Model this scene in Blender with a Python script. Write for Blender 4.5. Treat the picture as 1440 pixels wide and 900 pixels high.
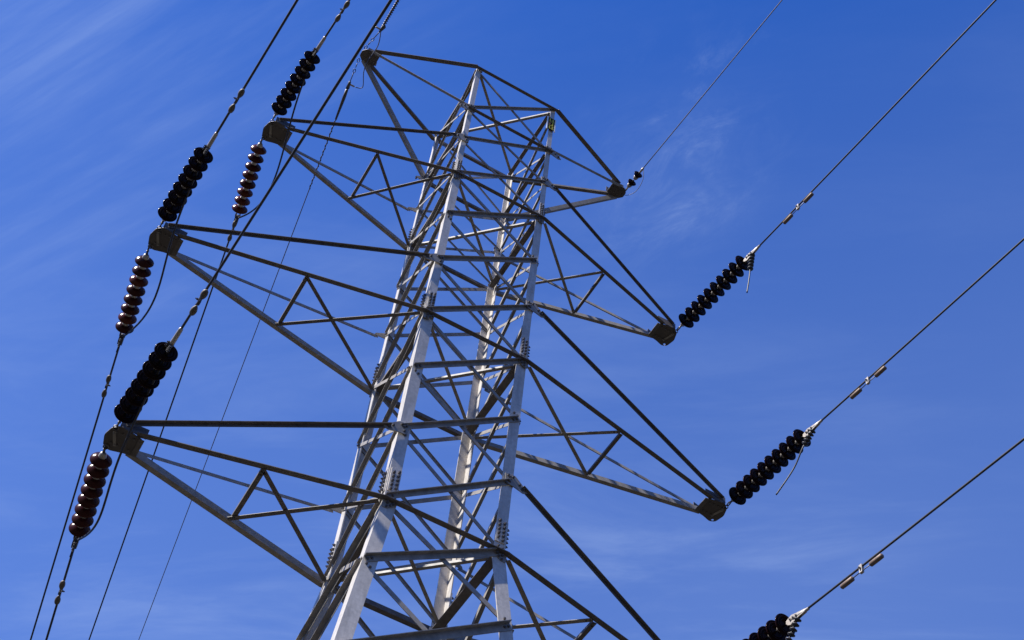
import bpy, bmesh, math, random
from mathutils import Vector, Matrix

random.seed(7)
for o in list(bpy.data.objects):
    bpy.data.objects.remove(o)
SC = bpy.context.scene
COL = SC.collection
R = math.radians

# ---------------------------------------------------------------- units
# the survey frame u (1 u = half the tower body width) -> metres, ground at z = 0
S = 0.75
Z0 = 15.60 * S + 1.65


def V(x, y, z):
    return Vector((x * S, y * S, z * S + Z0))


# ---------------------------------------------------------------- camera
cd = bpy.data.cameras.new('camera')
cam = bpy.data.objects.new('camera', cd)
COL.objects.link(cam)
cd.sensor_fit = 'HORIZONTAL'
cd.sensor_width = 36
cd.lens = 51.84
cd.clip_start = 0.1
cd.clip_end = 20000
cr = Vector((0.86784164, -0.49089391, 0.07664235))
cu = Vector((-0.4396035, -0.68679176, 0.57884872))
cf = Vector((0.23151598, 0.53604127, 0.81182517))
m = Matrix.Identity(4)
for i in range(3):
    m[i][0], m[i][1], m[i][2] = cr[i], cu[i], -cf[i]
m.translation = V(-5.4334, -15.0278, -15.5996)
cam.matrix_world = m
SC.camera = cam

# ---------------------------------------------------------------- sky and sun
SUN_EL = 49.0
SUN_AZ = 264.7          # clockwise from +Y; the sun stands to the left of the tower
SKY_STRENGTH = 0.10
world = bpy.data.worlds.new('World')
SC.world = world
world.use_nodes = True
nt = world.node_tree
N, L = nt.nodes, nt.links
N.clear()


def nd(tree, typ, **kw):
    n = tree.nodes.new(typ)
    for k, v in kw.items():
        setattr(n, k, v)
    return n


def mth(tree, op, a, b=None, clamp=False):
    n = nd(tree, 'ShaderNodeMath', operation=op, use_clamp=clamp)
    for i, v in enumerate((a, b)):
        if v is None:
            continue
        if isinstance(v, (int, float)):
            n.inputs[i].default_value = v
        else:
            tree.links.new(v, n.inputs[i])
    return n.outputs[0]


sky = nd(nt, 'ShaderNodeTexSky', sky_type='NISHITA', sun_disc=False)
sky.sun_elevation = R(SUN_EL)
sky.sun_rotation = R(SUN_AZ)
sky.altitude = 200
sky.air_density = 1.0
sky.dust_density = 0.15
sky.ozone_density = 2.2
tc = nd(nt, 'ShaderNodeTexCoord')
sep = nd(nt, 'ShaderNodeSeparateXYZ')
L.new(tc.outputs['Generated'], sep.inputs[0])
zc = mth(nt, 'MAXIMUM', sep.outputs[2], 0.05)
px = mth(nt, 'DIVIDE', sep.outputs[0], zc)
py = mth(nt, 'DIVIDE', sep.outputs[1], zc)
comb = nd(nt, 'ShaderNodeCombineXYZ')
L.new(px, comb.inputs[0])
L.new(py, comb.inputs[1])


def cloud_noise(rot, scale, loc, detail, rough, lo, hi, nscale, dist=0.0):
    # thin cloud on a flat ceiling high above: noise stretched along the wind
    mp = nd(nt, 'ShaderNodeMapping', vector_type='TEXTURE')
    mp.inputs['Rotation'].default_value = (0, 0, R(rot))
    mp.inputs['Scale'].default_value = scale
    mp.inputs['Location'].default_value = loc
    L.new(comb.outputs[0], mp.inputs[0])
    nz = nd(nt, 'ShaderNodeTexNoise')
    nz.inputs['Scale'].default_value = nscale
    nz.inputs['Detail'].default_value = detail
    nz.inputs['Roughness'].default_value = rough
    nz.inputs['Distortion'].default_value = dist
    L.new(mp.outputs[0], nz.inputs[0])
    mr = nd(nt, 'ShaderNodeMapRange', interpolation_type='SMOOTHSTEP')
    mr.inputs[1].default_value = lo
    mr.inputs[2].default_value = hi
    L.new(nz.outputs[0], mr.inputs[0])
    return mr.outputs[0]


def patch(cx, cy, r0, r1, sx=1.0, sy=1.0):
    dx = mth(nt, 'MULTIPLY', mth(nt, 'SUBTRACT', px, cx), sx)
    dy = mth(nt, 'MULTIPLY', mth(nt, 'SUBTRACT', py, cy), sy)
    d = mth(nt, 'SQRT', mth(nt, 'ADD', mth(nt, 'MULTIPLY', dx, dx), mth(nt, 'MULTIPLY', dy, dy)))
    mr = nd(nt, 'ShaderNodeMapRange', interpolation_type='SMOOTHSTEP')
    mr.inputs[1].default_value = r1
    mr.inputs[2].default_value = r0
    L.new(d, mr.inputs[0])
    return mr.outputs[0]


# streaked cirrus over the left of the view, a torn wisp right of the tower top, thin veil low down
streak = mth(nt, 'MULTIPLY', cloud_noise(-60, (1.0, 0.16, 1), (3.1, 0.4, 0), 8, 0.58, 0.42, 0.74, 1.9, 0.2), patch(-0.12, 0.64, 0.08, 0.40))
wisp = mth(nt, 'MULTIPLY', cloud_noise(-75, (1.0, 0.6, 1), (0.4, 1.7, 0), 9, 0.66, 0.44, 0.80, 8.0, 0.9), patch(0.315, 0.45, 0.005, 0.10, 1.0, 0.62))
wide = cloud_noise(-35, (1.0, 0.26, 1), (7.3, 2.2, 0), 8, 0.62, 0.42, 0.85, 2.6, 0.4)
low = patch(0.45, 1.25, 0.25, 0.85)
veil = mth(nt, 'MULTIPLY', wide, mth(nt, 'ADD', mth(nt, 'MULTIPLY', low, 0.85), 0.15))
fib1 = mth(nt, 'ADD', 0.55, mth(nt, 'MULTIPLY', cloud_noise(-62, (1.0, 0.055, 1), (1.3, 4.4, 0), 7, 0.6, 0.36, 0.68, 3.4, 0.25), 0.5))
fib2 = mth(nt, 'ADD', 0.3, mth(nt, 'MULTIPLY', cloud_noise(-70, (1.0, 0.55, 1), (2.3, 0.4, 0), 10, 0.72, 0.38, 0.66, 14.0, 0.9), 0.75))
streak = mth(nt, 'MULTIPLY', streak, fib1)
wisp = mth(nt, 'MULTIPLY', wisp, fib2)
wisp = mth(nt, 'ADD', wisp, mth(nt, 'MULTIPLY', mth(nt, 'MULTIPLY', fib2, patch(0.318, 0.49, 0.0, 0.10, 1.0, 0.8)), 0.28))
lowr = mth(nt, 'MULTIPLY', patch(0.66, 0.78, 0.02, 0.26), mth(nt, 'ADD', 0.25, wide))
cl = mth(nt, 'ADD', mth(nt, 'ADD', mth(nt, 'MULTIPLY', streak, 0.18), mth(nt, 'MULTIPLY', lowr, 0.10)), mth(nt, 'ADD', mth(nt, 'MULTIPLY', wisp, 0.30), mth(nt, 'MULTIPLY', veil, 0.22)), True)
tint = nd(nt, 'ShaderNodeMix', data_type='RGBA', blend_type='MULTIPLY')
tint.inputs['Factor'].default_value = 1.0
gam = nd(nt, 'ShaderNodeGamma')
gam.inputs['Gamma'].default_value = 1.0
L.new(sky.outputs[0], gam.inputs['Color'])
L.new(gam.outputs[0], tint.inputs['A'])
tint.inputs['B'].default_value = (0.17, 0.515, 1.22, 1)
# the air whitens from the zenith down
hz = nd(nt, 'ShaderNodeMapRange')
hz.inputs[1].default_value = 0.60
hz.inputs[2].default_value = 0.93
L.new(sep.outputs[2], hz.inputs[0])
air = mth(nt, 'MULTIPLY', mth(nt, 'SUBTRACT', 1.0, mth(nt, 'MULTIPLY', hz.outputs[0], hz.outputs[0])), 0.165)
cl = mth(nt, 'ADD', cl, air, True)
# sky dimmed towards the horizon, added to keep the steel undersides dark
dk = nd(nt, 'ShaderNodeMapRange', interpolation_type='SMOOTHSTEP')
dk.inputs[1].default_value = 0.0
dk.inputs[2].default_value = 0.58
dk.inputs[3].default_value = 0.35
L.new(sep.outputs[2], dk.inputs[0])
mix = nd(nt, 'ShaderNodeMix', data_type='RGBA')
L.new(cl, mix.inputs['Factor'])
L.new(tint.outputs['Result'], mix.inputs['A'])
mix.inputs['B'].default_value = (2.9, 3.75, 5.6, 1)
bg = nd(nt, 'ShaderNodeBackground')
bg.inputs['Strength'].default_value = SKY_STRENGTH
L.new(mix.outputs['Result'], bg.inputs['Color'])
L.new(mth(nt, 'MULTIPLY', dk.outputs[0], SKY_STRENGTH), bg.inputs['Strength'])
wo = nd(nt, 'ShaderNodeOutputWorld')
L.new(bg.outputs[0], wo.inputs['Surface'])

sd = bpy.data.lights.new('sun', 'SUN')
sd.energy = 5.0
sd.angle = R(0.5)
sd.color = (1.0, 0.985, 0.955)
sun = bpy.data.objects.new('sun', sd)
COL.objects.link(sun)
sv = Vector((math.sin(R(SUN_AZ)) * math.cos(R(SUN_EL)), math.cos(R(SUN_AZ)) * math.cos(R(SUN_EL)), math.sin(R(SUN_EL))))
sun.rotation_euler = sv.to_track_quat('Z', 'Y').to_euler()
sun.location = (-40, 0, 60)

SC.view_settings.view_transform = 'Standard'
SC.view_settings.look = 'None'
SC.view_settings.exposure = 0.85
SC.view_settings.gamma = 1.0
SC.view_settings.use_curve_mapping = False


# ---------------------------------------------------------------- materials
def pbr(name, col, rough=0.5, metal=0.0, var=0.0, nscale=8.0, col2=None, bump=0.0, coat=0.0, spec=0.5, stretch=(1, 1, 1), rvar=0.0, rust=0.0):
    mt = bpy.data.materials.new(name)
    mt.use_nodes = True
    t = mt.node_tree
    b = t.nodes['Principled BSDF']
    b.inputs['Roughness'].default_value = rough
    b.inputs['Metallic'].default_value = metal
    b.inputs['Coat Weight'].default_value = coat
    b.inputs['Coat Roughness'].default_value = 0.08
    b.inputs['Specular IOR Level'].default_value = spec
    b.inputs['Specular Tint'].default_value = (1.0, 0.72, 0.52, 1) if 'glaze' in name else (1, 1, 1, 1)
    c0 = (*col, 1)
    c1 = (*(col2 or [max(0, c * (1 - var)) for c in col]), 1)
    tcn = nd(t, 'ShaderNodeTexCoord')
    mp = nd(t, 'ShaderNodeMapping')
    mp.inputs['Scale'].default_value = stretch
    t.links.new(tcn.outputs['Object'], mp.inputs[0])
    nz = nd(t, 'ShaderNodeTexNoise')
    nz.inputs['Scale'].default_value = nscale
    nz.inputs['Detail'].default_value = 6
    nz.inputs['Roughness'].default_value = 0.62
    t.links.new(mp.outputs[0], nz.inputs[0])
    rp = nd(t, 'ShaderNodeMapRange')
    rp.inputs[1].default_value = 0.36
    rp.inputs[2].default_value = 0.66
    t.links.new(nz.outputs[0], rp.inputs[0])
    mx = nd(t, 'ShaderNodeMix', data_type='RGBA')
    t.links.new(rp.outputs[0], mx.inputs['Factor'])
    mx.inputs['A'].default_value = c0
    mx.inputs['B'].default_value = c1
    last = mx.outputs['Result']
    if rust:
        nr = nd(t, 'ShaderNodeTexNoise')
        nr.inputs['Scale'].default_value = 3.3
        nr.inputs['Detail'].default_value = 9
        nr.inputs['Roughness'].default_value = 0.72
        t.links.new(tcn.outputs['Object'], nr.inputs[0])
        rm = nd(t, 'ShaderNodeMapRange', interpolation_type='SMOOTHSTEP')
        rm.inputs[1].default_value = 0.56
        rm.inputs[2].default_value = 0.72
        rm.inputs[4].default_value = rust
        t.links.new(nr.outputs[0], rm.inputs[0])
        m2 = nd(t, 'ShaderNodeMix', data_type='RGBA')
        t.links.new(rm.outputs[0], m2.inputs['Factor'])
        t.links.new(last, m2.inputs['A'])
        m2.inputs['B'].default_value = (0.17, 0.10, 0.06, 1)
        vz = nd(t, 'ShaderNodeTexVoronoi')
        vz.inputs['Scale'].default_value = 26
        t.links.new(tcn.outputs['Object'], vz.inputs[0])
        vm = nd(t, 'ShaderNodeMapRange')
        vm.inputs[3].default_value = 0.86
        vm.inputs[4].default_value = 1.08
        t.links.new(vz.outputs['Color'], vm.inputs[0])
        m3 = nd(t, 'ShaderNodeMix', data_type='RGBA', blend_type='MULTIPLY')
        m3.inputs['Factor'].default_value = 1.0
        t.links.new(m2.outputs['Result'], m3.inputs['A'])
        t.links.new(vm.outputs[0], m3.inputs['B'])
        last = m3.outputs['Result']
    t.links.new(last, b.inputs['Base Color'])
    if rvar:
        rr = nd(t, 'ShaderNodeMapRange')
        rr.inputs[3].default_value = rough - rvar
        rr.inputs[4].default_value = rough + rvar
        t.links.new(nz.outputs[0], rr.inputs[0])
        t.links.new(rr.outputs[0], b.inputs['Roughness'])
    if bump:
        bp = nd(t, 'ShaderNodeBump')
        bp.inputs['Strength'].default_value = bump
        bp.inputs['Distance'].default_value = 0.004
        t.links.new(nz.outputs[0], bp.inputs['Height'])
        t.links.new(bp.outputs[0], b.inputs['Normal'])
    return mt


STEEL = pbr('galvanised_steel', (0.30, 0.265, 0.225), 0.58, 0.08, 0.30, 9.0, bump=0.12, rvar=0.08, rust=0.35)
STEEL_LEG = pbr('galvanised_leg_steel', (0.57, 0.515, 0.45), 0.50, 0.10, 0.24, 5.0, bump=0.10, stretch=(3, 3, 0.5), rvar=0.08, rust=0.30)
STEEL_SHADE = pbr('shaded_steel', (0.135, 0.115, 0.102), 0.62, 0.06, 0.35, 11.0, bump=0.12, rust=0.22)  # darker copy of the steel: shade of the undersides in its colour, plus rust
BRACKET = pbr('bracket_steel', (0.10, 0.083, 0.072), 0.6, 0.15, 0.25, 5.0, bump=0.04)
BOLT = pbr('bolt_steel', (0.17, 0.155, 0.15), 0.5, 0.5, 0.3, 30.0)
GLAZE = pbr('brown_glaze', (0.042, 0.010, 0.010), 0.20, 0.0, 0.35, 6.0, spec=0.16)
GLAZE_DARK = pbr('dark_brown_glaze', (0.016, 0.006, 0.005), 0.17, 0.0, 0.35, 6.0, spec=0.045)
GLAZE_RED = pbr('red_brown_glaze', (0.080, 0.016, 0.011), 0.18, 0.0, 0.35, 6.0, spec=0.25)
CAP = pbr('cap_metal', (0.42, 0.37, 0.32), 0.45, 0.35, 0.3, 25.0)
FITTING = pbr('fitting_metal', (0.10, 0.09, 0.085), 0.5, 0.6, 0.3, 20.0)
ALU = pbr('clamp_alloy', (0.46, 0.40, 0.34), 0.45, 0.35, 0.25, 20.0)
CABLE = pbr('aged_conductor', (0.048, 0.046, 0.050), 0.55, 0.4, 0.25, 40.0)
CABLE_BLACK = pbr('dark_jumper', (0.035, 0.032, 0.034), 0.5, 0.2, 0.25, 40.0)
EARTH = pbr('earth_wire_steel', (0.11, 0.10, 0.11), 0.55, 0.4, 0.25, 40.0)
WEIGHT = pbr('damper_weight_metal', (0.22, 0.145, 0.10), 0.6, 0.25, 0.35, 18.0, bump=0.1)
WEIGHT_OLD = pbr('damper_weight_olive', (0.14, 0.108, 0.07), 0.6, 0.25, 0.35, 18.0, bump=0.1)
SIGN_BLACK = pbr('sign_black', (0.012, 0.011, 0.008), 0.8, 0, 0.3, 20.0, spec=0.1)
SIGN_YELLOW = pbr('sign_yellow', (0.72, 0.60, 0.03), 0.5, 0, 0.25, 40.0)
SIGN_ORANGE = pbr('sign_orange', (0.45, 0.16, 0.03), 0.5, 0, 0.25, 40.0)
SIGN_WHITE = pbr('sign_edge', (0.78, 0.77, 0.74), 0.4, 0.1, 0.1, 20.0)
CONCRETE = pbr('concrete', (0.30, 0.28, 0.25), 0.9, 0, 0.35, 6.0, bump=0.3)
GROUND = pbr('dry_ground', (0.030, 0.022, 0.017), 0.95, 0, 0.2, 0.15, col2=(0.024, 0.025, 0.014), bump=0.4)


# ---------------------------------------------------------------- mesh collector
class MB:
    def __init__(self):
        self.v, self.f, self.mi, self.sm = [], [], [], []
        self.mats = []

    def _m(self, mat):
        if mat not in self.mats:
            self.mats.append(mat)
        return self.mats.index(mat)

    def add(self, vs, fs, mat, smooth=False):
        o = len(self.v)
        self.v += [Vector(p) for p in vs]
        k = self._m(mat)
        for f in fs:
            self.f.append([i + o for i in f])
            self.mi.append(k)
            self.sm.append(smooth)

    def prism(self, poly, d, mat):
        # poly: list of points (planar, any winding), extruded by vector d
        n = len(poly)
        vs = [Vector(p) for p in poly] + [Vector(p) + Vector(d) for p in poly]
        fs = [list(range(n))[::-1], list(range(n, 2 * n))] + [[i, (i + 1) % n, n + (i + 1) % n, n + i] for i in range(n)]
        nrm = Vector((0, 0, 0))
        for i in range(n):
            nrm += vs[i].cross(vs[(i + 1) % n])
        if nrm.dot(Vector(d)) < 0:
            fs = [f[::-1] for f in fs]
        self.add(vs, fs, mat)

    def box(self, c, ax, ay, az, mat):
        c = Vector(c)
        self.prism([c - ax - ay - az, c + ax - ay - az, c + ax + ay - az, c - ax + ay - az], az * 2, mat)

    def angle(self, p0, p1, e1, e2, w1, w2, t, mat):
        # L section with its heel on the line p0-p1; flange 1 along e1, flange 2 along e2
        p0, p1 = Vector(p0), Vector(p1)
        d = (p1 - p0).normalized()
        e1 = Vector(e1)
        e1 = (e1 - d * e1.dot(d)).normalized()
        e2 = Vector(e2)
        e2 = e2 - d * e2.dot(d)
        e2 = (e2 - e1 * e2.dot(e1)).normalized()
        pf = [(0, 0), (w1, 0), (w1, t), (t, t), (t, w2), (0, w2)]
        self.prism([p0 + e1 * a + e2 * b for a, b in pf], p1 - p0, mat)

    def bolt(self, c, n, mat, r=0.019, h=0.02):
        n = Vector(n).normalized()
        a = n.orthogonal().normalized()
        b = n.cross(a)
        poly = [Vector(c) + (a * math.cos(k * math.pi / 3) + b * math.sin(k * math.pi / 3)) * r for k in range(6)]
        self.prism(poly, n * h, mat)
        poly = [Vector(c) + n * h + (a * math.cos(k * math.pi / 3) + b * math.sin(k * math.pi / 3)) * r * 0.5 for k in range(6)]
        self.prism(poly, n * h * 0.6, mat)

    def tube(self, pts, r, mat, seg=8, rad=None):
        pts = [Vector(p) for p in pts]
        n = len(pts)
        t = (pts[1] - pts[0]).normalized()
        a = t.orthogonal().normalized()
        vs, fs = [], []
        for i, p in enumerate(pts):
            tt = (pts[min(i + 1, n - 1)] - pts[max(i - 1, 0)]).normalized()
            a = (a - tt * a.dot(tt)).normalized()
            b = tt.cross(a)
            rr = rad[i] if rad else r
            for k in range(seg):
                q = 2 * math.pi * k / seg
                vs.append(p + (a * math.cos(q) + b * math.sin(q)) * rr)
        for i in range(n - 1):
            for k in range(seg):
                k2 = (k + 1) % seg
                fs.append([i * seg + k, i * seg + k2, (i + 1) * seg + k2, (i + 1) * seg + k])
        fs.append(list(range(seg))[::-1])
        fs.append([(n - 1) * seg + k for k in range(seg)])
        self.add(vs, fs, mat, True)

    def lathe(self, prof, mat, seg=28, M=None):
        # prof: (r, z) from one pole to the other about local Z
        vs, fs = [], []
        for r, z in prof:
            for k in range(seg):
                q = 2 * math.pi * k / seg
                p = Vector((r * math.cos(q), r * math.sin(q), z))
                vs.append(M @ p if M else p)
        for i in range(len(prof) - 1):
            for k in range(seg):
                k2 = (k + 1) % seg
                fs.append([i * seg + k, i * seg + k2, (i + 1) * seg + k2, (i + 1) * seg + k])
        self.add(vs, fs, mat, True)

    def mesh(self, name):
        me = bpy.data.meshes.new(name)
        me.from_pydata([tuple(v) for v in self.v], [], self.f)
        for mt in self.mats:
            me.materials.append(mt)
        me.polygons.foreach_set('material_index', self.mi)
        me.polygons.foreach_set('use_smooth', self.sm)
        me.update()
        return me

    def build(self, name, parent=None, M=None):
        o = bpy.data.objects.new(name, self.mesh(name))
        COL.objects.link(o)
        if parent is not None:
            o.parent = parent
            # vertices are given in world coordinates: cancel the offset of the ancestors
            o.matrix_parent_inverse = world_of(parent).inverted()
        if M is not None:
            o.matrix_basis = M
        return o


WM = {}


def world_of(o):
    return WM.get(o.name, Matrix.Identity(4))


def empty(name, M, label, cat, group=None):
    o = bpy.data.objects.new(name, None)
    COL.objects.link(o)
    o.empty_display_size = 0.2
    o.matrix_basis = M
    WM[o.name] = M.copy()
    tag(o, label, cat, group)
    return o


def tag(o, label, cat, group=None, kind=None):
    o['label'] = label
    o['category'] = cat
    if group:
        o['group'] = group
    if kind:
        o['kind'] = kind


# ---------------------------------------------------------------- ground
g = bpy.data.meshes.new('ground')
gb = bmesh.new()
NG = 60
ext = 3000.0
rnd = random.Random(3)
for i in range(NG + 1):
    for j in range(NG + 1):
        fx, fy = (i / NG * 2 - 1), (j / NG * 2 - 1)
        x = math.copysign(abs(fx) ** 2.2, fx) * ext
        y = math.copysign(abs(fy) ** 2.2, fy) * ext
        d = math.hypot(x, y)
        z = 0.0 if d < 30 else min(1.0, (d - 30) / 200) * rnd.uniform(-0.8, 0.3)
        gb.verts.new((x, y, z))
gb.verts.ensure_lookup_table()
for i in range(NG):
    for j in range(NG):
        a = i * (NG + 1) + j
        gb.faces.new([gb.verts[k] for k in (a, a + NG + 1, a + NG + 2, a + 1)])
gb.to_mesh(g)
gb.free()
g.materials.append(GROUND)
go = bpy.data.objects.new('ground', g)
COL.objects.link(go)
go['kind'] = 'structure'

# ---------------------------------------------------------------- the tower
TB = Matrix.Translation((0, 0, 0))
tower = empty('transmission_tower', TB, 'grey galvanised steel lattice tower with six tapering cross-arms carrying the wires', 'pylon')
WM['transmission_tower'] = TB
GZ = -Z0 / S                      # ground level in u
FL = 0.110                        # flare of the legs below the lowest arm
LV = dict(T=14.03, N=12.12, U1=10.80, L1=9.40, M1=7.84, U2=6.29, L2=4.68, M2=3.10, U3=1.56, L3=0.0, M3=-1.48, M4=-3.35, M5=-6.6, M6=-11.0, G=GZ)
ORDER = ['T', 'N', 'U1', 'L1', 'M1', 'U2', 'L2', 'M2', 'U3', 'L3', 'M3', 'M4', 'M5', 'M6', 'G']
SG = dict(A=(-1, -1), B=(1, -1), C=(1, 1), D=(-1, 1))


def hw(z):
    return 1.0 if z >= 0 else 1.0 - FL * z


def nodeu(k, z):
    w = hw(z)
    return Vector((SG[k][0] * w, SG[k][1] * w, z))


def node(k, lv):
    z = LV[lv] if isinstance(lv, str) else lv
    return V(*nodeu(k, z))


Zv = Vector((0, 0, 1))
# legs: L sections stepping up in size towards the ground, with bolted splices
LEG_SEG = [(GZ, -6.6, 0.175, 0.016), (-6.6, 0.0, 0.162, 0.016), (0.0, 4.68, 0.140, 0.014), (4.68, 9.40, 0.112, 0.012), (9.40, 14.06, 0.080, 0.010)]
legs = {}
for k, (sx, sy) in SG.items():
    mb = MB()
    ex, ey = Vector((-sx, 0, 0)), Vector((0, -sy, 0))
    for a, b, w, t in LEG_SEG:
        if a >= 0:
            p0, p1 = node(k, a), node(k, b)
        else:
            p0, p1 = node(k, a), node(k, b)
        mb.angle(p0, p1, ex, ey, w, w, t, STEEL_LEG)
    # step bolts up one leg
    lg = mb.build('leg', tower)
    legs[k] = lg
    for zl, w in ((0.42, 0.140), (5.05, 0.112), (9.68, 0.080)):
        pm = MB()
        for e, other in ((ex, ey), (ey, ex)):
            n = -other                                     # outward normal of that flange
            c = V(*nodeu(k, zl)) + e * (w * 0.56) + n * 0.0065
            hh = 0.50 * S * 0.5
            pm.box(c, e * (w * 0.44), n * 0.006, Zv * hh, STEEL_LEG)
            for r_ in range(5):
                for q in (-1, 1):
                    pz = c + Zv * (-hh + 0.045 + (r_ + 0.22 * q) * (2 * hh - 0.09) / 4.3) + e * (q * w * 0.22)
                    pm.bolt(pz + n * 0.006, n, BOLT, min(0.019, w * 0.15), 0.022)
        pm.build('splice_plate', lg)
    ft = MB()
    base = node(k, 'G')
    ft.prism([base + Vector((a * 0.4, b * 0.4, -0.1)) for a, b in ((-1, -1), (1, -1), (1, 1), (-1, 1))], Zv * 0.35, CONCRETE)
    ft.build('concrete_footing', tower)

FACES = [('A', 'B', Vector((0, -1, 0))), ('A', 'D', Vector((-1, 0, 0))), ('B', 'C', Vector((1, 0, 0))), ('D', 'C', Vector((0, 1, 0)))]


def lerp(a, b, t):
    return a + (b - a) * t


def brace(name, p0, p1, n, kind, w, t, mat, bolts=2, parent=tower, inset=0.03):
    # kind 'rung': outstanding flange on the upper edge, turned outwards, outside the leg
    # kind 'diag': outstanding flange turned inwards, behind the leg flange
    d = (p1 - p0).normalized()
    up = n.cross(d)
    if up.z < 0:
        up = -up
    p0, p1 = p0 + d * inset, p1 - d * inset
    mb = MB()
    side_diag = kind == 'diag' and abs(n.x) > 0.5
    if side_diag:
        n0, kind = -0.022, 'rung'
        q0, q1 = p0 + n * n0 + up * w * 0.5, p1 + n * n0 + up * w * 0.5
        mb.angle(q0, q1, -up, n, w * 0.95, w * 0.95, t, mat)
        fo = n * (n0 + t)
    elif kind == 'rung' and abs(n.x) > 0.5:
        w = w * 0.8
        q0, q1 = p0 + n * (0.004 + t) + up * w * 0.5, p1 + n * (0.004 + t) + up * w * 0.5
        mb.angle(q0, q1, -up, -n, w, t, t, mat)
        fo = n * (0.004 + t)
    elif kind == 'rung':
        q0, q1 = p0 + n * 0.004 + up * w * 0.5, p1 + n * 0.004 + up * w * 0.5
        mb.angle(q0, q1, -up, n, w, w * 0.75, t, mat)
        fo = n * (0.004 + t)
    elif kind == 'diag':
        q0, q1 = p0 - n * 0.020 + up * w * 0.5, p1 - n * 0.020 + up * w * 0.5
        mb.angle(q0, q1, -up, -n, w, w if n.y < 0 else w * 0.4, t, mat)
        fo = -n * (0.020 + t)
    for k in range(bolts):
        for q, s in ((p0, 1), (p1, -1)):
            c = q + d * s * (0.03 + 0.055 * k)
            if kind == 'rung':
                mb.bolt(c + fo, n, BOLT, 0.016, 0.016)
            else:
                mb.bolt(c - n * 0.020 + n * 0.021, n, BOLT, 0.016, 0.016)
    return mb.build(name, parent)


for i in range(len(ORDER) - 1):
    hi, lo = ORDER[i], ORDER[i + 1]
    below = LV[lo] < -4
    for a, b, n in FACES:
        big = LV[lo] < 0
        ww = 0.092 if LV[lo] < -1.6 and n.y else (0.078 if big else (0.064 if LV[lo] < 9 else 0.050))
        dw = 0.060 if big else (0.048 if LV[lo] < 9 else 0.036)
        side = abs(n.x) > 0.5
        nm = 'lower_brace' if below else 'lacing_bar'
        # near-level family: the lower end on the A/D.. side, the upper end one panel up on the other leg
        ea = n.cross(Zv) * 0 + Vector((0, 0, 0))
        pa, pb = node(a, lo), node(b, hi)
        d = (pb - pa).normalized()
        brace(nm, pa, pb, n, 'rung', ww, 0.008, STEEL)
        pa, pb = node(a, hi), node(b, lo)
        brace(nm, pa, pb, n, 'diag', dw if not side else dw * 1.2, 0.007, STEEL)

# level beams and plan bracing at the arm levels
for lv in ('T', 'N', 'L1', 'L2', 'L3'):
    z = LV[lv]
    w = {'L3': 0.072, 'L2': 0.063, 'L1': 0.055}.get(lv, 0.052)
    for a, b, n in (('A', 'B', Vector((0, -1, 0))), ('D', 'C', Vector((0, 1, 0)))):
        mb = MB()
        p0, p1 = node(a, lv) + n * 0.016 - Zv * 0.05, node(b, lv) + n * 0.016 - Zv * 0.05
        ov = Vector((0.02, 0, 0))
        mb.angle(p0 - ov, p1 + ov, Zv, n, w, w, 0.009, STEEL_SHADE)
        mb.build('level_beam', tower)
    for a, b, n in (('A', 'D', Vector((-1, 0, 0))), ('B', 'C', Vector((1, 0, 0)))):
        mb = MB()
        yy = Vector((0, 0.05, 0))
        p0, p1 = node(a, lv) - n * 0.03 - Zv * 0.075 + yy, node(b, lv) - n * 0.03 - Zv * 0.075 - yy
        mb.angle(p0, p1, -n, Zv, {'L2': 0.105, 'L3': 0.115, 'L1': 0.088}.get(lv, 0.066), 0.06, 0.009, STEEL_SHADE)
        mb.build('level_beam', tower)
    if lv == 'N':
        continue
    for a, b, dz in (('A', 'C', -0.030), ('D', 'B', -0.005)):
        mb = MB()
        p0, p1 = node(a, lv), node(b, lv)
        d = (p1 - p0).normalized()
        s_ = d.cross(Zv)
        mb.angle(p0 + d * 0.09 + Zv * (dz - 0.02), p1 - d * 0.09 + Zv * (dz - 0.02), s_ if a == 'A' else -s_, Zv, 0.045, 0.034, 0.007, STEEL)
        mb.build('plan_brace', tower)


GS = 0.8


def gusset(k, lv, pts, n, off):
    # flat bolted plate on a face; pts are (along x away from the body, up) in metres from the node
    mb = MB()
    sx = SG[k][0]
    c = node(k, lv) + n * off
    mb.prism([c + Vector((sx * a, 0, b)) * GS for a, b in pts], n * 0.010, STEEL)
    return mb, c, sx


for lv in ('N', 'U1', 'L1', 'U2', 'L2', 'U3', 'L3'):
    for k, n in (('A', Vector((0, -1, 0))), ('B', Vector((0, -1, 0))), ('C', Vector((0, 1, 0))), ('D', Vector((0, 1, 0)))):
        if lv[0] == 'L':
            mb, c, sx = gusset(k, lv, [(-0.17, -0.03), (-0.17, -0.10), (-0.06, -0.20), (0.015, -0.20), (0.02, -0.03)], n, 0.0145)
            for a, b in ((-0.14, -0.09), (-0.10, -0.13), (-0.05, -0.17), (-0.05, -0.10)):
                mb.bolt(c + Vector((sx * a, 0, b)) * GS + n * 0.010, n, BOLT, 0.016, 0.018)
        else:
            mb, c, sx = gusset(k, lv, ([(-0.13, -0.09), (-0.15, 0.10), (0.02, 0.12), (0.17, -0.02), (0.24, -0.12), (0.17, -0.16), (0.0, -0.11)] if k in 'AB' else [(-0.12, -0.06), (-0.12, 0.07), (0.02, 0.07), (0.18, -0.03), (0.20, -0.085), (0.0, -0.07)]), n, 0.0145)
            for a, b in ((-0.10, 0.07), (-0.06, 0.04), (-0.02, 0.07), (-0.08, -0.04), (0.10, -0.03), (0.17, -0.09)):
                mb.bolt(c + Vector((sx * a, 0, b)) * GS + n * 0.010, n, BOLT, 0.016, 0.018)
        mb.build('gusset_plate', tower)

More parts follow.
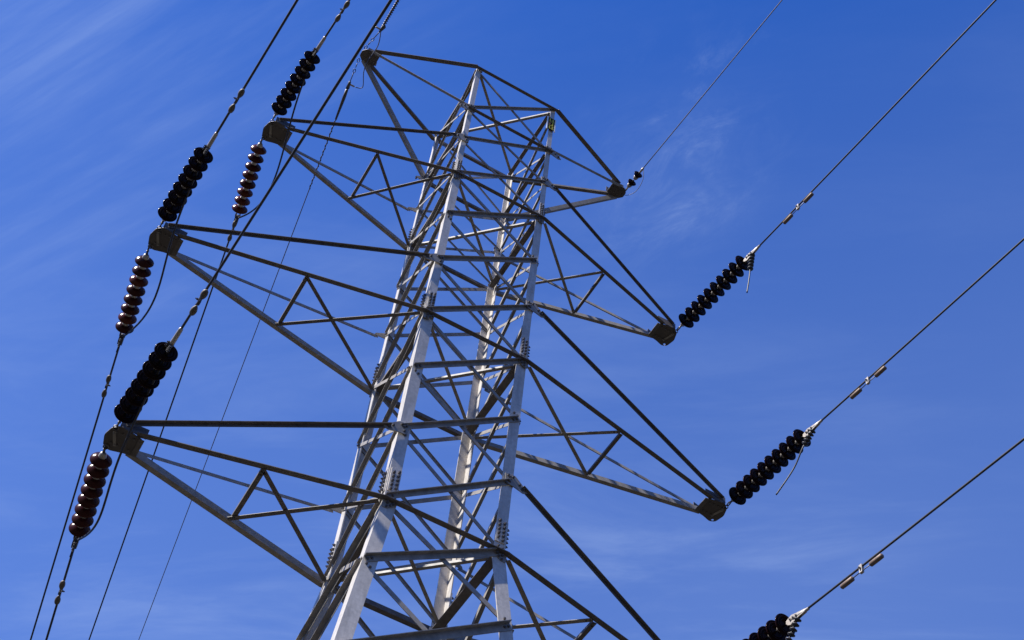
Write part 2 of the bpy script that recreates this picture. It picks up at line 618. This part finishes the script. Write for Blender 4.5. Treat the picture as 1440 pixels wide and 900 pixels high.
# ---------------------------------------------------------------- cross-arms
ARMS = [  # side, level, upper level, outer x, node fraction
    (-1, 'L1', 'U1', 4.60, 0.48), (-1, 'L2', 'U2', 5.57, 0.495), (-1, 'L3', 'U3', 4.86, 0.51),
    (1, 'L1', 'U1', 4.74, 0.50), (1, 'L2', 'U2', 5.75, 0.50), (1, 'L3', 'U3', 4.98, 0.50)]


def rounded(poly, r, n=5):
    out = []
    for i, p in enumerate(poly):
        p = Vector(p)
        a, b = Vector(poly[i - 1]), Vector(poly[(i + 1) % len(poly)])
        u, v = (a - p).normalized(), (b - p).normalized()
        s0, s1 = p + u * r, p + v * r
        for k in range(n + 1):
            t = k / n
            out.append(s0 * (1 - t) ** 2 + p * 2 * t * (1 - t) + s1 * t * t)
    return out


for sx, lv, uv, X, fr in ARMS:
    z = LV[lv]
    sc = {'L1': 0.78, 'L2': 0.88, 'L3': 1.0}[lv]
    f, bk = ('A', 'D') if sx < 0 else ('B', 'C')
    ox = Vector((sx, 0, 0))
    fn, bn = Vector((0, -1, 0)), Vector((0, 1, 0))
    pf, pb = node(f, lv), node(bk, lv)
    inF, inB = V(sx * (X - 0.44), -0.155, z), V(sx * (X - 0.44), 0.20, z)
    dz = Zv * -0.05
    # the arm's own mesh: the tip bracket that everything meets at
    mb = MB()
    outl = [V(sx * (X - 0.47), -0.145, z), V(sx * (X - 0.13), -0.225, z), V(sx * (X - 0.01), -0.13, z), V(sx * (X + 0.04), 0.05, z),
            V(sx * (X - 0.01), 0.25, z), V(sx * (X - 0.11), 0.30, z), V(sx * (X - 0.47), 0.195, z)]
    poly = rounded([tuple(p) for p in outl], 0.03)
    if sx > 0:
        hc = V(sx * (X - 0.075), 0.245, z)
        hole = [hc + Vector((math.cos(-q * math.pi / 6) * 0.019, math.sin(-q * math.pi / 6) * 0.019, 0)) for q in range(12)]
        area = sum(poly[i].x * poly[(i + 1) % len(poly)].y - poly[(i + 1) % len(poly)].x * poly[i].y for i in range(len(poly)))
        if area < 0:
            hole = hole[::-1]
        i0, j0 = min(((i, j) for i in range(len(poly)) for j in range(12)), key=lambda t: (poly[t[0]] - hole[t[1]]).length)
        poly = poly[:i0 + 1] + hole[j0:] + hole[:j0 + 1] + poly[i0:]
    mb.prism([p + Zv * -0.066 for p in poly], Zv * 0.012, BRACKET)
    for y0, y1, yn in ((-0.165, -0.205, -1), (0.215, 0.275, 1)):
        a, b = V(sx * (X - 0.50), y0, z) + Zv * -0.054, V(sx * (X - 0.10), y1, z) + Zv * -0.054
        mb.prism([a, b, b + Zv * 0.11, a + Zv * 0.15], Vector((0, 0.010 * yn, 0)), BRACKET)
    a, b = V(sx * (X - 0.51), -0.15, z) + Zv * -0.054, V(sx * (X - 0.51), 0.20, z) + Zv * -0.054
    for q in range(5):
        for y in (-0.10, 0.14):
            mb.bolt(V(sx * (X - 0.44 + 0.085 * q), y + 0.0 * q, z) + Zv * -0.066, -Zv, BOLT, 0.013, 0.012)
    for y in ((-0.17, 0.245) if sx < 0 else (-0.17,)):
        mb.lathe([(0.026, -0.016), (0.034, -0.016), (0.034, 0.002), (0.026, 0.002)], BOLT, 12, Matrix.Translation(V(sx * (X - 0.06), y, z) + Zv * -0.067))
    # cleat strap and packing plate bolted under the bracket
    ca, cb = V(sx * (X - 0.06), -0.09, z) - Zv * 0.0705, V(sx * (X - 0.16), 0.17, z) - Zv * 0.0705
    cdir = (cb - ca).normalized()
    mb.box((ca + cb) / 2, cdir * ((cb - ca).length / 2), cdir.cross(Zv) * 0.016, Zv * 0.004, STEEL)
    for q in (0.12, 0.88):
        mb.bolt(ca + (cb - ca) * q - Zv * 0.004, -Zv, STEEL, 0.013, 0.014)
    mb.box(V(sx * (X - 0.455), 0.025, z) - Zv * 0.0735, Vector((0.030, 0, 0)), Vector((0, 0.135, 0)), Zv * 0.005, STEEL_SHADE)
    arm = mb.build('cross_arm', tower)
    # lower chords
    d = (inF - pf).normalized()
    for p, q, n, nm in ((pf, inF, fn, 'f'), (pb, inB, bn, 'b')):
        c = MB()
        dd = (q - p).normalized()
        if nm == 'f':
            c.angle(p + dz + n * 0.017 - Zv * 0.003, q + dz - Zv * 0.001 + dd * 0.05, n, Zv, 0.072 * sc, 0.072 * sc, 0.009, STEEL_SHADE)
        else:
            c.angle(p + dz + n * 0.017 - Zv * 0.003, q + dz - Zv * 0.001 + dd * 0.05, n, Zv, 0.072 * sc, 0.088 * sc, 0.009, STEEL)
        c.build('lower_chord', arm)
    # upper ties
    for k, n, e in ((f, fn, V(sx * (X - 0.16), -0.21, z) + Zv * 0.02), (bk, bn, V(sx * (X - 0.42), 0.235, z) + Zv * 0.05)):
        c = MB()
        p = node(k, uv) + n * 0.026 + ox * 0.11 - Zv * 0.045
        if k in 'AB':
            c.angle(p, e, n, -Zv, 0.052 * sc, 0.046 * sc, 0.007, STEEL_SHADE)
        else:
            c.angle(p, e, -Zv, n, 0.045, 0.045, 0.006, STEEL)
        c.build('upper_tie', arm)
    # plan lacing of the arm
    mF, mB_ = lerp(pf, inF, fr), lerp(pb, inB, fr)
    for p, q, s_, zz in ((mF, mB_, 1, -0.066), (mF, pb, sx * -1, -0.066), (mB_, pf, -sx, -0.078)):
        c = MB()
        dd = (q - p).normalized()
        sd_ = dd.cross(Zv) * s_
        c.angle(p + Zv * zz, q + Zv * zz - dd * 0.04, sd_, Zv, 0.056 * sc, 0.045 * sc, 0.007, STEEL_SHADE if s_ > 0 else STEEL)
        for k in range(2):
            c.bolt(p + Zv * zz + dd * (0.02 + 0.05 * k) + sd_ * 0.03, -Zv, BOLT, 0.012, 0.010)
        c.build('arm_brace', arm)

# earth wire peaks
for sx, X in ((-1, 3.33), (1, 3.40)):
    f, bk = ('A', 'D') if sx < 0 else ('B', 'C')
    z = 14.05
    mb = MB()
    c0 = V(sx * (X - 0.08), 0, z)
    mb.prism(rounded([tuple(c0 + Vector((sx * a, b, -0.06))) for a, b in ((-0.20, -0.10), (0.03, -0.12), (0.10, -0.05), (0.10, 0.05), (0.03, 0.12), (-0.20, 0.10))], 0.02), Zv * 0.012, BRACKET)
    for yn in (-1, 1):
        mb.prism([c0 + Vector((sx * a, yn * 0.085, b)) for a, b in ((-0.22, -0.048), (0.02, -0.048), (0.02, 0.06), (-0.22, 0.08))], Vector((0, yn * 0.01, 0)), BRACKET)
    for a in (-0.16, -0.09, -0.02):
        for y in (-0.04, 0.04):
            mb.bolt(c0 + Vector((sx * a, y, -0.06)), -Zv, BOLT, 0.013, 0.012)
    pk = mb.build('earth_wire_peak', tower)
    fn, bn = Vector((0, -1, 0)), Vector((0, 1, 0))
    for k, lv, n, e, nm, w in ((f, 'T', fn, (-0.10, -0.095, -0.03), 'upper_chord', 0.085), (bk, 'T', bn, (-0.10, 0.095, -0.03), 'upper_chord', 0.07),
                               (f, 'N', fn, (-0.04, -0.095, -0.055), 'lower_chord', 0.08), (bk, 'N', bn, (0.02, 0.095, -0.055), 'lower_chord', 0.10)):
        c = MB()
        p = node(k, lv) + n * 0.0165 + Vector((sx * 0.0, 0, -0.053 if lv == 'T' else 0))
        q = c0 + Vector((sx * e[0], e[1], e[2]))
        if lv == 'T':
            c.angle(p, q, n, Zv, w * 0.85, w * 0.6, 0.008, STEEL_SHADE)
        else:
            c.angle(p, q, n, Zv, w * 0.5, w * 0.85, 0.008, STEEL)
        c.build(nm, pk)

# ---------------------------------------------------------------- plate on the top of one leg
mb = MB()
sw, sh = 0.062, 0.20
sc_ = node('B', 13.28) + Vector((-0.055, -0.022, 0))
X1, Y1 = Vector((1, 0, 0)), Vector((0, 1, 0))
mb.box(sc_, X1 * sw, Y1 * 0.002, Zv * sh, SIGN_BLACK)
sign = mb.build('tower_sign')
tag(sign, 'small black number plate with yellow marks on top of the leg', 'sign')
mk = MB()
fy = sc_ - Y1 * 0.0035
rows = (0.13, 0.0, -0.13)
for r_, zc_ in enumerate(rows):
    for q in (-1, 1):
        cx = q * 0.027
        m_ = SIGN_ORANGE if (r_ == 1 and q < 0) else SIGN_YELLOW
        mk.box(fy + X1 * cx + Zv * zc_, X1 * 0.010, Y1 * 0.001, Zv * 0.045, m_)
        mk.box(fy + X1 * (cx + 0.0105 * (1 if r_ != 1 else -1)) + Zv * (zc_ - 0.036), X1 * 0.013, Y1 * 0.0008, Zv * 0.011, m_)
    if r_ < 2:
        mk.box(fy + Zv * (zc_ - 0.065), X1 * 0.05, Y1 * 0.0006, Zv * 0.006, SIGN_YELLOW)
mk.build('sign_lettering', sign)
ed = MB()
for q in (-1, 1):
    ed.box(sc_ + X1 * (q * (sw + 0.010)) - Zv * 0.005, X1 * 0.010, Y1 * 0.006, Zv * (sh + 0.01), SIGN_WHITE)
ed.build('sign_holder', sign)

# ---------------------------------------------------------------- insulators and wires
Wd = {
 "L1u": ((-4.56, -0.2, 9.4), (-4.4459, -2.126, 9.1172), 176.06), "L2u": ((-5.52, -0.21, 4.67), (-5.4032, -2.1685, 4.4034), 176.7),
 "L3u": ((-4.8, -0.18, 0.02), (-4.6823, -2.1565, -0.2619), 177.3), "L1d": ((-4.57, 0.25, 9.4), (-4.2666, 2.2242, 9.2974), 7.48),
 "L2d": ((-5.53, 0.28, 4.67), (-5.2523, 2.2541, 4.5088), 8.2), "L3d": ((-4.81, 0.25, 0.02), (-4.5393, 2.1928, -0.1625), 8.54),
 "R1": ((4.69, -0.2, 9.4), (4.8597, -2.7346, 9.1778), 177.24), "R2": ((5.69, -0.21, 4.67), (5.7937, -2.7406, 4.3736), 177.36),
 "R3": ((4.9, -0.19, 0.02), (5.0474, -2.6994, -0.3599), 177.22), "LE": ((-3.36, -0.12, 14.05), (-3.2627, -0.8441, 13.7241), 179.5),
 "LEd": ((-3.36, 0.12, 14.02), (-3.2668, 0.9071, 14.1284), 7.38), "RE": ((3.42, -0.08, 14.1), (3.4677, -0.7976, 14.0648), 177.54)}


def wire_pt(key, s):
    P0, E, a = Wd[key]
    a = R(a)
    dip = math.tan(R(3.0 if 'E' in key else 4.5))
    return V(E[0] + math.sin(a) * s, E[1] + math.cos(a) * s, E[2] - dip * s + dip / 260 * s * s)


def wire_pts(key, s1=260):
    out, s = [], 0.0
    while s < s1:
        out.append(wire_pt(key, s))
        s += 0.5 + s * 0.06
    out.append(wire_pt(key, s1))
    return out


def disc_prof(Rr):
    # porcelain bell, cap end at +z (towards the tower), skirt opening towards -z
    k = Rr / 0.127
    return [(0.030, 0.030), (0.046 * k, 0.028), (0.075 * k, 0.016), (0.103 * k, -0.004), (0.121 * k, -0.020), (0.127 * k, -0.030), (0.1265 * k, -0.038),
            (0.120 * k, -0.043), (0.110 * k, -0.036), (0.102 * k, -0.030), (0.098 * k, -0.046), (0.092 * k, -0.046), (0.086 * k, -0.024),
            (0.076 * k, -0.022), (0.071 * k, -0.042), (0.064 * k, -0.042), (0.058 * k, -0.018), (0.040 * k, -0.014), (0.018, -0.020), (0.0, -0.020)]


CAP_PROF = [(0.0, 0.086), (0.020, 0.085), (0.033, 0.074), (0.040, 0.055), (0.044, 0.036), (0.046, 0.026), (0.040, 0.020), (0.0, 0.020)]
PIN_PROF = [(0.0, -0.018), (0.012, -0.018), (0.012, -0.075), (0.016, -0.080), (0.0, -0.082)]
disc_mesh, cap_mesh = {}, {}
for nm, Rr, mt in (('left_near', 0.124, GLAZE_DARK), ('left_far', 0.121, GLAZE), ('left_far_red', 0.121, GLAZE_RED), ('right', 0.142, GLAZE_DARK), ('small', 0.080, GLAZE_DARK)):
    mb = MB()
    mb.lathe(disc_prof(Rr), mt)
    disc_mesh[nm] = mb.mesh('insulator_disc')
mb = MB()
mb.lathe(CAP_PROF, CAP, 16)
mb.lathe(PIN_PROF, FITTING, 10)
cap_mesh = mb.mesh('cap')


def axis_matrix(p, d):
    # local +z points along -d (back towards the tower)
    z = (-d).normalized()
    x = z.cross(Zv).normalized()
    y = z.cross(x)
    M = Matrix.Identity(4)
    for i in range(3):
        M[i][0], M[i][1], M[i][2] = x[i], y[i], z[i]
    M.translation = p
    return M


def insulator(key, kinds, n, f0, f1, label, group, clamp):
    P0, E, az = Wd[key]
    p0, e = V(*P0) - Zv * 0.06, V(*E)
    d = (e - p0).normalized()
    Lm = (e - p0).length
    M = axis_matrix(p0, d)
    st = empty('insulator_string', M, label, 'insulator', group)
    WM[st.name] = M
    side = d.cross(Zv).normalized()
    upv = side.cross(d).normalized()
    # shackle and ball link
    mb = MB()
    a0 = f0 * Lm - 0.086
    ring = [p0 + d * (0.035 + 0.040 * math.cos(t * math.pi / 6)) + upv * (0.026 * math.sin(t * math.pi / 6)) for t in range(13)]
    mb.tube(ring, 0.009, FITTING, 6)
    mb.tube([p0 + d * 0.06, p0 + d * (a0 * 0.6), p0 + d * (a0 + 0.01)], 0.012, FITTING, 8, [0.020, 0.012, 0.018])
    mb.build('shackle', st)
    for i in range(n):
        s = (f0 + (f1 - f0) * i / (n - 1)) * Lm
        sag = -0.018 * math.sin(math.pi * s / Lm)
        kd = kinds[i % len(kinds)]
        o = bpy.data.objects.new('insulator_disc', disc_mesh[kd])
        COL.objects.link(o)
        o.parent = st
        wob = Matrix.Rotation(R(random.uniform(-2.0, 2.0)), 4, 'X') @ Matrix.Rotation(R(random.uniform(-2.0, 2.0)), 4, 'Y')
        o.matrix_basis = Matrix.Translation((0, 0, -s)) @ wob
        c = bpy.data.objects.new('cap', cap_mesh)
        COL.objects.link(c)
        c.parent = o
    # end clamp
    s1 = f1 * Lm + 0.07
    c = MB()
    q = p0 + d * s1
    gap = Lm - s1
    if clamp == 'quadrant':
        # pale strain clamp: broad keeper plate tapering to a trumpet mouth where the conductor leaves
        pl = [(0.0, 0.030), (gap * 0.35, 0.075), (gap * 0.7, 0.050), (gap + 0.06, 0.022), (gap + 0.06, -0.022), (gap * 0.7, -0.045), (gap * 0.3, -0.085), (gap * 0.12, -0.060), (0.0, -0.02)]
        c.prism([q + d * a + upv * (b * 0.8) - side * 0.017 for a, b in pl], side * 0.034, ALU)
        c.tube([q + d * (gap * 0.3), q + d * (gap + 0.11)], 0.022, ALU, 10, [0.028, 0.018])
        for a in (0.3, 0.5, 0.7):
            c.bolt(q + d * (gap * a) + side * 0.017, side, BOLT, 0.014, 0.015)
            c.bolt(q + d * (gap * a) - side * 0.017, -side, BOLT, 0.014, 0.015)
        c.build('strain_clamp', st)
    elif clamp == 'tube':
        # clevis, then an aluminium compression tube
        c.tube([q - d * 0.01, q + d * gap * 0.45, q + d * gap * 0.8], 0.02, FITTING, 8, [0.016, 0.024, 0.030])
        for k in range(3):
            c.bolt(q + d * (gap * (0.35 + 0.22 * k)) - upv * 0.03, -upv, FITTING, 0.018, 0.03)
            c.bolt(q + d * (gap * (0.35 + 0.22 * k)) + side * 0.02, side, FITTING, 0.016, 0.02)
        dd = (wire_pt(key, 0.35) - e).normalized()
        c.tube([q + d * gap * 0.75, e, e + dd * 0.20, e + dd * 0.23], 0.02, ALU, 10, [0.024, 0.027, 0.024, 0.014])
        c.build('strain_clamp', st)
    elif clamp == 'bolted':
        # twin links to a dark bolted clamp
        for s_ in (-1, 1):
            c.tube([q + side * (0.012 * s_), q + d * gap * 0.5 + side * (0.032 * s_), e - d * 0.02 + side * (0.03 * s_)], 0.010, FITTING, 6)
        c.prism([e + d * a + upv * b - side * 0.03 for a, b in ((-0.05, 0.03), (0.02, 0.05), (0.10, 0.03), (0.10, -0.03), (0.03, -0.055), (-0.05, -0.03))], side * 0.06, FITTING)
        for a in (-0.02, 0.03, 0.08):
            c.bolt(e + d * a - upv * 0.04, -upv, FITTING, 0.015, 0.04)
        c.build('strain_clamp', st)
    else:
        c.tube([q - d * 0.01, q + d * gap * 0.6, e], 0.012, ALU, 8, [0.014, 0.024, 0.018])
        c.build('strain_clamp', st)
    return st


GN, GF, GR = 'insulator strings pulling towards the viewer on the left arms', 'insulator strings pulling away on the left arms', 'insulator strings on the right arms'
insulator('L1u', ['left_near'], 8, 0.135, 0.855, 'black insulator string rising from the upper left arm tip', GN, 'tube')
insulator('L2u', ['left_near'], 8, 0.135, 0.865, 'black insulator string rising from the middle left arm tip', GN, 'tube')
insulator('L3u', ['left_near'], 8, 0.13, 0.865, 'black insulator string rising from the lowest left arm tip', GN, 'tube')
insulator('L1d', ['left_far_red', 'left_far', 'left_far', 'left_far_red', 'left_far', 'left_far_red', 'left_far_red', 'left_far_red'], 8, 0.13, 0.86,
          'reddest brown insulator string hanging below the upper left arm tip', GF, 'bolted')
insulator('L2d', ['left_far', 'left_far', 'left_far_red', 'left_far'], 8, 0.135, 0.86, 'dark red insulator string hanging below the middle left arm tip', GF, 'bolted')
insulator('L3d', ['left_far'], 8, 0.135, 0.855, 'purplish brown insulator string hanging below the lowest left arm tip', GF, 'bolted')
insulator('R1', ['right'], 10, 0.105, 0.83, 'long dark insulator string on the upper right arm tip', GR, 'quadrant')
insulator('R2', ['right'], 10, 0.105, 0.83, 'long dark insulator string on the lower right arm tip with long bent tail', GR, 'quadrant')
insulator('R3', ['right'], 10, 0.105, 0.83, 'dark insulator string cut off by the bottom edge of the photo', GR, 'quadrant')
insulator('RE', ['small'], 2, 0.32, 0.66, 'tiny two disc insulator on the right earth wire peak', None, 'small')

# line wires
WL = {
 'L1u': ('thin dark conductor leaving the top of the upper left insulator string', 0.0150, CABLE),
 'L2u': ('dark conductor at far left leaving the middle left insulator string upwards', 0.0150, CABLE),
 'L3u': ('thick dark conductor passing in front of the left earth wire peak', 0.0135, CABLE_BLACK),
 'L1d': ('dark conductor running down from the red upper left insulator string', 0.0130, CABLE),
 'L2d': ('leftmost dark conductor running down from the middle left insulator string', 0.0135, CABLE),
 'L3d': ('dark conductor running down from the lowest left insulator string', 0.0135, CABLE),
 'R1': ('grey conductor running from the upper right insulator string to the top edge', 0.0128, CABLE),
 'R2': ('grey conductor running from the middle right insulator string to the right edge', 0.0128, CABLE),
 'R3': ('lowest grey conductor on the right with its insulator at the bottom edge', 0.0128, CABLE)}
wires = {}
for k, (lb, r, mt) in WL.items():
    mb = MB()
    mb.tube([wire_pt(k, -0.08)] + wire_pts(k)[1:], r, mt, 8)
    w = mb.build('conductor_wire')
    tag(w, lb, 'power line', 'conductors on the left arms' if k[0] == 'L' else 'conductors on the right arms')
    wires[k] = w

# tails of the dead-ended right conductors: a preformed coil under the clamp and a cut end
TAIL = {'R1': [(0.0, 0.02, -0.03), (0.0, 0.17, -0.10), (-0.07, 0.15, -0.70), (-0.10, 0.25, -1.25)],
        'R2': [(0.0, 0.02, -0.03), (0.0, 0.20, -0.07), (-0.07, 0.35, -0.32), (-0.10, 0.60, -0.62), (-0.25, 0.95, -1.05)],
        'R3': [(0.0, 0.02, -0.03), (0.0, 0.20, -0.08), (-0.07, 0.34, -0.45), (-0.10, 0.50, -0.95)]}


def spline(pts, n=10):
    pts = [Vector(p) for p in pts]
    out = []
    for i in range(len(pts) - 1):
        a, b = pts[i], pts[i + 1]
        p, q = pts[max(i - 1, 0)], pts[min(i + 2, len(pts) - 1)]
        for k in range(n):
            t = k / n
            out.append(0.5 * ((2 * a) + (b - p) * t + (2 * p - 5 * a + 4 * b - q) * t * t + (3 * a - p - 3 * b + q) * t ** 3))
    out.append(pts[-1])
    return out


for k, tl in TAIL.items():
    E = Wd[k][1]
    pts = spline([V(*E) + Vector(p) * S for p in tl])
    mb = MB()
    mb.tube(pts, 0.0105, CABLE_BLACK, 7)
    # coil wrapped on the first stretch
    c0, c1 = pts[6], pts[18]
    for q in range(5):
        Mx = axis_matrix(c0 + (c1 - c0) * (0.22 * q), (c1 - c0).normalized())
        mb.lathe([(0.010, 0.026), (0.020, 0.018), (0.045, 0.004), (0.045, -0.004), (0.020, -0.018), (0.010, -0.026)], CABLE_BLACK, 14, Mx)
    mb.build('cable_tail', wires[k])


# earth wires
def helix(key, s0, s1, r, turns, rr):
    out = []
    n = int(turns * 10)
    for i in range(n + 1):
        s = s0 + (s1 - s0) * i / n
        p = wire_pt(key, s)
        d = (wire_pt(key, s + 0.05) - p).normalized()
        a = d.cross(Zv).normalized()
        b = a.cross(d)
        q = 2 * math.pi * turns * i / n
        out.append(p + (a * math.cos(q) + b * math.sin(q)) * r)
    mb = MB()
    mb.tube(out, rr, EARTH, 5)
    return mb


for k, lb, r in (('LE', 'short stretch of earth wire leaving the left peak at the top edge', 0.011), ('LEd', 'faint thin earth wire running down from the left peak to the bottom edge', 0.0085),
                 ('RE', 'faint thin earth wire leaving the right peak towards the top edge', 0.0085)):
    mb = MB()
    mb.tube(wire_pts(k), r, EARTH, 6)
    w = mb.build('earth_wire')
    tag(w, lb, 'earth wire', 'earth wires on the two peaks')
    wires[k] = w
    P0, E, az = Wd[k]
    if k == 'LEd':
        helix(k, 0.95, 2.9, 0.011, 12, 0.008).build('armor_rod', w)
        mb = MB()
        mb.tube([wire_pt(k, 0.15), wire_pt(k, 0.35), wire_pt(k, 0.95)], 0.02, FITTING, 8, [0.024, 0.030, 0.018])
        mb.build('dead_end_grip', w)
    if k == 'LE':
        helix(k, 0.05, 1.6, 0.016, 26, 0.014).build('armor_rod', w)
    if k != 'RE':
        p0, e = V(*P0) - Zv * 0.05, V(*E)
        d = (e - p0).normalized()
        mb = MB()
        ln = (e - p0).length
        side = d.cross(Zv).normalized()
        for q in range(3):
            a, b = p0 + d * (ln * (0.02 + 0.2 * q)), p0 + d * (ln * (0.16 + 0.2 * q))
            s_ = side if q % 2 == 0 else side.cross(d)
            mb.tube([a, a + (b - a) * 0.2 + s_ * 0.018, a + (b - a) * 0.8 + s_ * 0.018, b, a + (b - a) * 0.8 - s_ * 0.018, a + (b - a) * 0.2 - s_ * 0.018, a], 0.007, FITTING, 6)
        mb.tube([p0 + d * ln * 0.55, e], 0.008, FITTING, 6)
        c = e
        mb.tube([c - d * 0.05, c + d * 0.10], 0.03, FITTING, 10, [0.020, 0.034])
        mb.tube([c - Zv * 0.0, c + side * 0.10 - Zv * 0.02], 0.016, ALU, 8)
        mb.build('tension_fitting', w)

# ---------------------------------------------------------------- jumpers under the left arm tips
JQ = {'L1': (0.312, 0.488, -0.239, 0.83, 'dark jumper cable looping under the upper left arm tip'),
      'L2': (0.213, 0.485, -0.558, 1.136, 'dark jumper cable looping under the middle left arm tip'),
      'L3': (0.127, 0.485, -0.524, 1.563, 'dark jumper cable looping under the lowest left arm tip')}
for k, (ox_, dr, oy_, wq, lb) in JQ.items():
    a, b = Vector(Wd[k + 'u'][1]), Vector(Wd[k + 'd'][1])
    pts = []
    for i in range(49):
        t = i / 48
        tt = t ** math.exp(wq)
        p = a + (b - a) * t + Vector((ox_, oy_, -dr)) * (4 * tt * (1 - tt))
        pts.append(V(*p))
    d = (V(*Wd[k + 'd'][1]) - V(*Wd[k + 'd'][0])).normalized()
    pts.append(pts[-1] + d * 0.10 - Zv * 0.01)
    pts.append(pts[-1] + d * 0.10 - Zv * 0.05)
    mb = MB()
    mb.tube(pts, 0.0125, CABLE_BLACK, 8)
    o = mb.build('jumper_cable')
    tag(o, lb, 'jumper cable', 'jumper cables under the left arm tips')

# earth wire bonding jumpers
mb = MB()
e = V(*Wd['LE'][1]) + Vector((0.0, 0, -0.02))
f = V(*Wd['LEd'][1]) + Vector((0.12, 0.0, 0))
mb.tube(spline([e, e + Vector((0.07, 0.22, -0.10)), V(-3.18, -0.02, 13.80), V(-3.14, 0.30, 13.82), f + Vector((0.10, -0.08, -0.02)), f], 10), 0.008, EARTH, 6)
o = mb.build('bonding_wire')
tag(o, 'thin bonding wire slung under the left earth wire peak', 'bonding wire')
mb = MB()
e = V(*Wd['RE'][1])
mb.tube(spline([e, e + Vector((0.05, 0.10, -0.22)), e + Vector((0.04, 0.30, -0.32)), e + Vector((-0.02, 0.48, -0.25)), V(3.38, 0.02, 13.98)], 10), 0.005, EARTH, 6)
o = mb.build('bonding_wire')
tag(o, 'fine curl of bonding wire under the right earth wire peak', 'bonding wire')

# ---------------------------------------------------------------- vibration dampers
DM = [('L1u', 0.983, 'bell', 'bell shaped damper on the wire at the top edge, left of the earth peak'),
      ('L2u', 1.062, 'bell', 'twin bell damper on the far left rising wire'),
      ('L3u', 0.918, 'bell', 'olive bell damper on the wire crossing the middle left arm'),
      ('L1d', 0.268, 'bell', 'damper just under the red insulator string'),
      ('L2d', 1.042, 'bell', 'small dark damper on the leftmost downward wire'),
      ('L3d', 1.033, 'bell', 'small damper nearest the bottom left corner'),
      ('R1', 1.32, 'bar', 'rusty bar damper beside the upper right insulator string'),
      ('R2', 1.33, 'bar', 'rusty bar damper beside the lower right insulator string'),
      ('R3', 1.291, 'bar', 'rusty bar damper nearest the bottom right corner')]
for k, s, kind, lb in DM:
    p = wire_pt(k, s)
    d = (wire_pt(k, s + 0.1) - wire_pt(k, s - 0.1)).normalized()
    M = axis_matrix(p, d)
    dm = empty('vibration_damper', M, lb, 'damper', 'dampers on the left wires' if k[0] == 'L' else 'dampers on the right wires')
    WM[dm.name] = M
    side = d.cross(Zv).normalized()
    upv = side.cross(d).normalized()
    drop = 0.062 if kind == 'bar' else 0.058
    c = p - upv * drop
    mb = MB()
    mb.box(p - upv * drop * 0.5, d * 0.022, side * 0.016, upv * (drop * 0.5 + 0.022), ALU if kind == 'bar' else FITTING)
    mb.bolt(p - upv * drop * 0.5 + side * 0.016, side, BOLT, 0.012, 0.02)
    mb.build('clamp', dm)
    half = 0.23 if kind == 'bar' else 0.125
    mb = MB()
    droop = 0.006
    mb.tube([c - d * half - upv * droop, c, c + d * half - upv * droop], 0.006, FITTING, 6)
    mb.build('messenger_cable', dm)
    for q in (-1, 1):
        mb = MB()
        a = c + d * (q * half) - upv * droop
        if kind == 'bar':
            mt = WEIGHT
            ln = 0.092
            prof = [(0.0, -ln), (0.022, -ln), (0.028, -ln + 0.006), (0.029, 0.0), (0.028, ln - 0.006), (0.022, ln), (0.0, ln)]
        else:
            mt = WEIGHT_OLD
            prof = [(0.0, -0.065), (0.018, -0.062), (0.032, -0.045), (0.039, -0.015), (0.038, 0.015), (0.028, 0.045), (0.014, 0.070), (0.0, 0.075)]
            prof = [(r_ * 0.86, z_ * 1.0) for r_, z_ in prof]
        Mx = axis_matrix(a, d * q)
        mb.lathe(prof, mt, 16, Mx)
        mb.build('weight', dm)
bpy.context.view_layer.update()
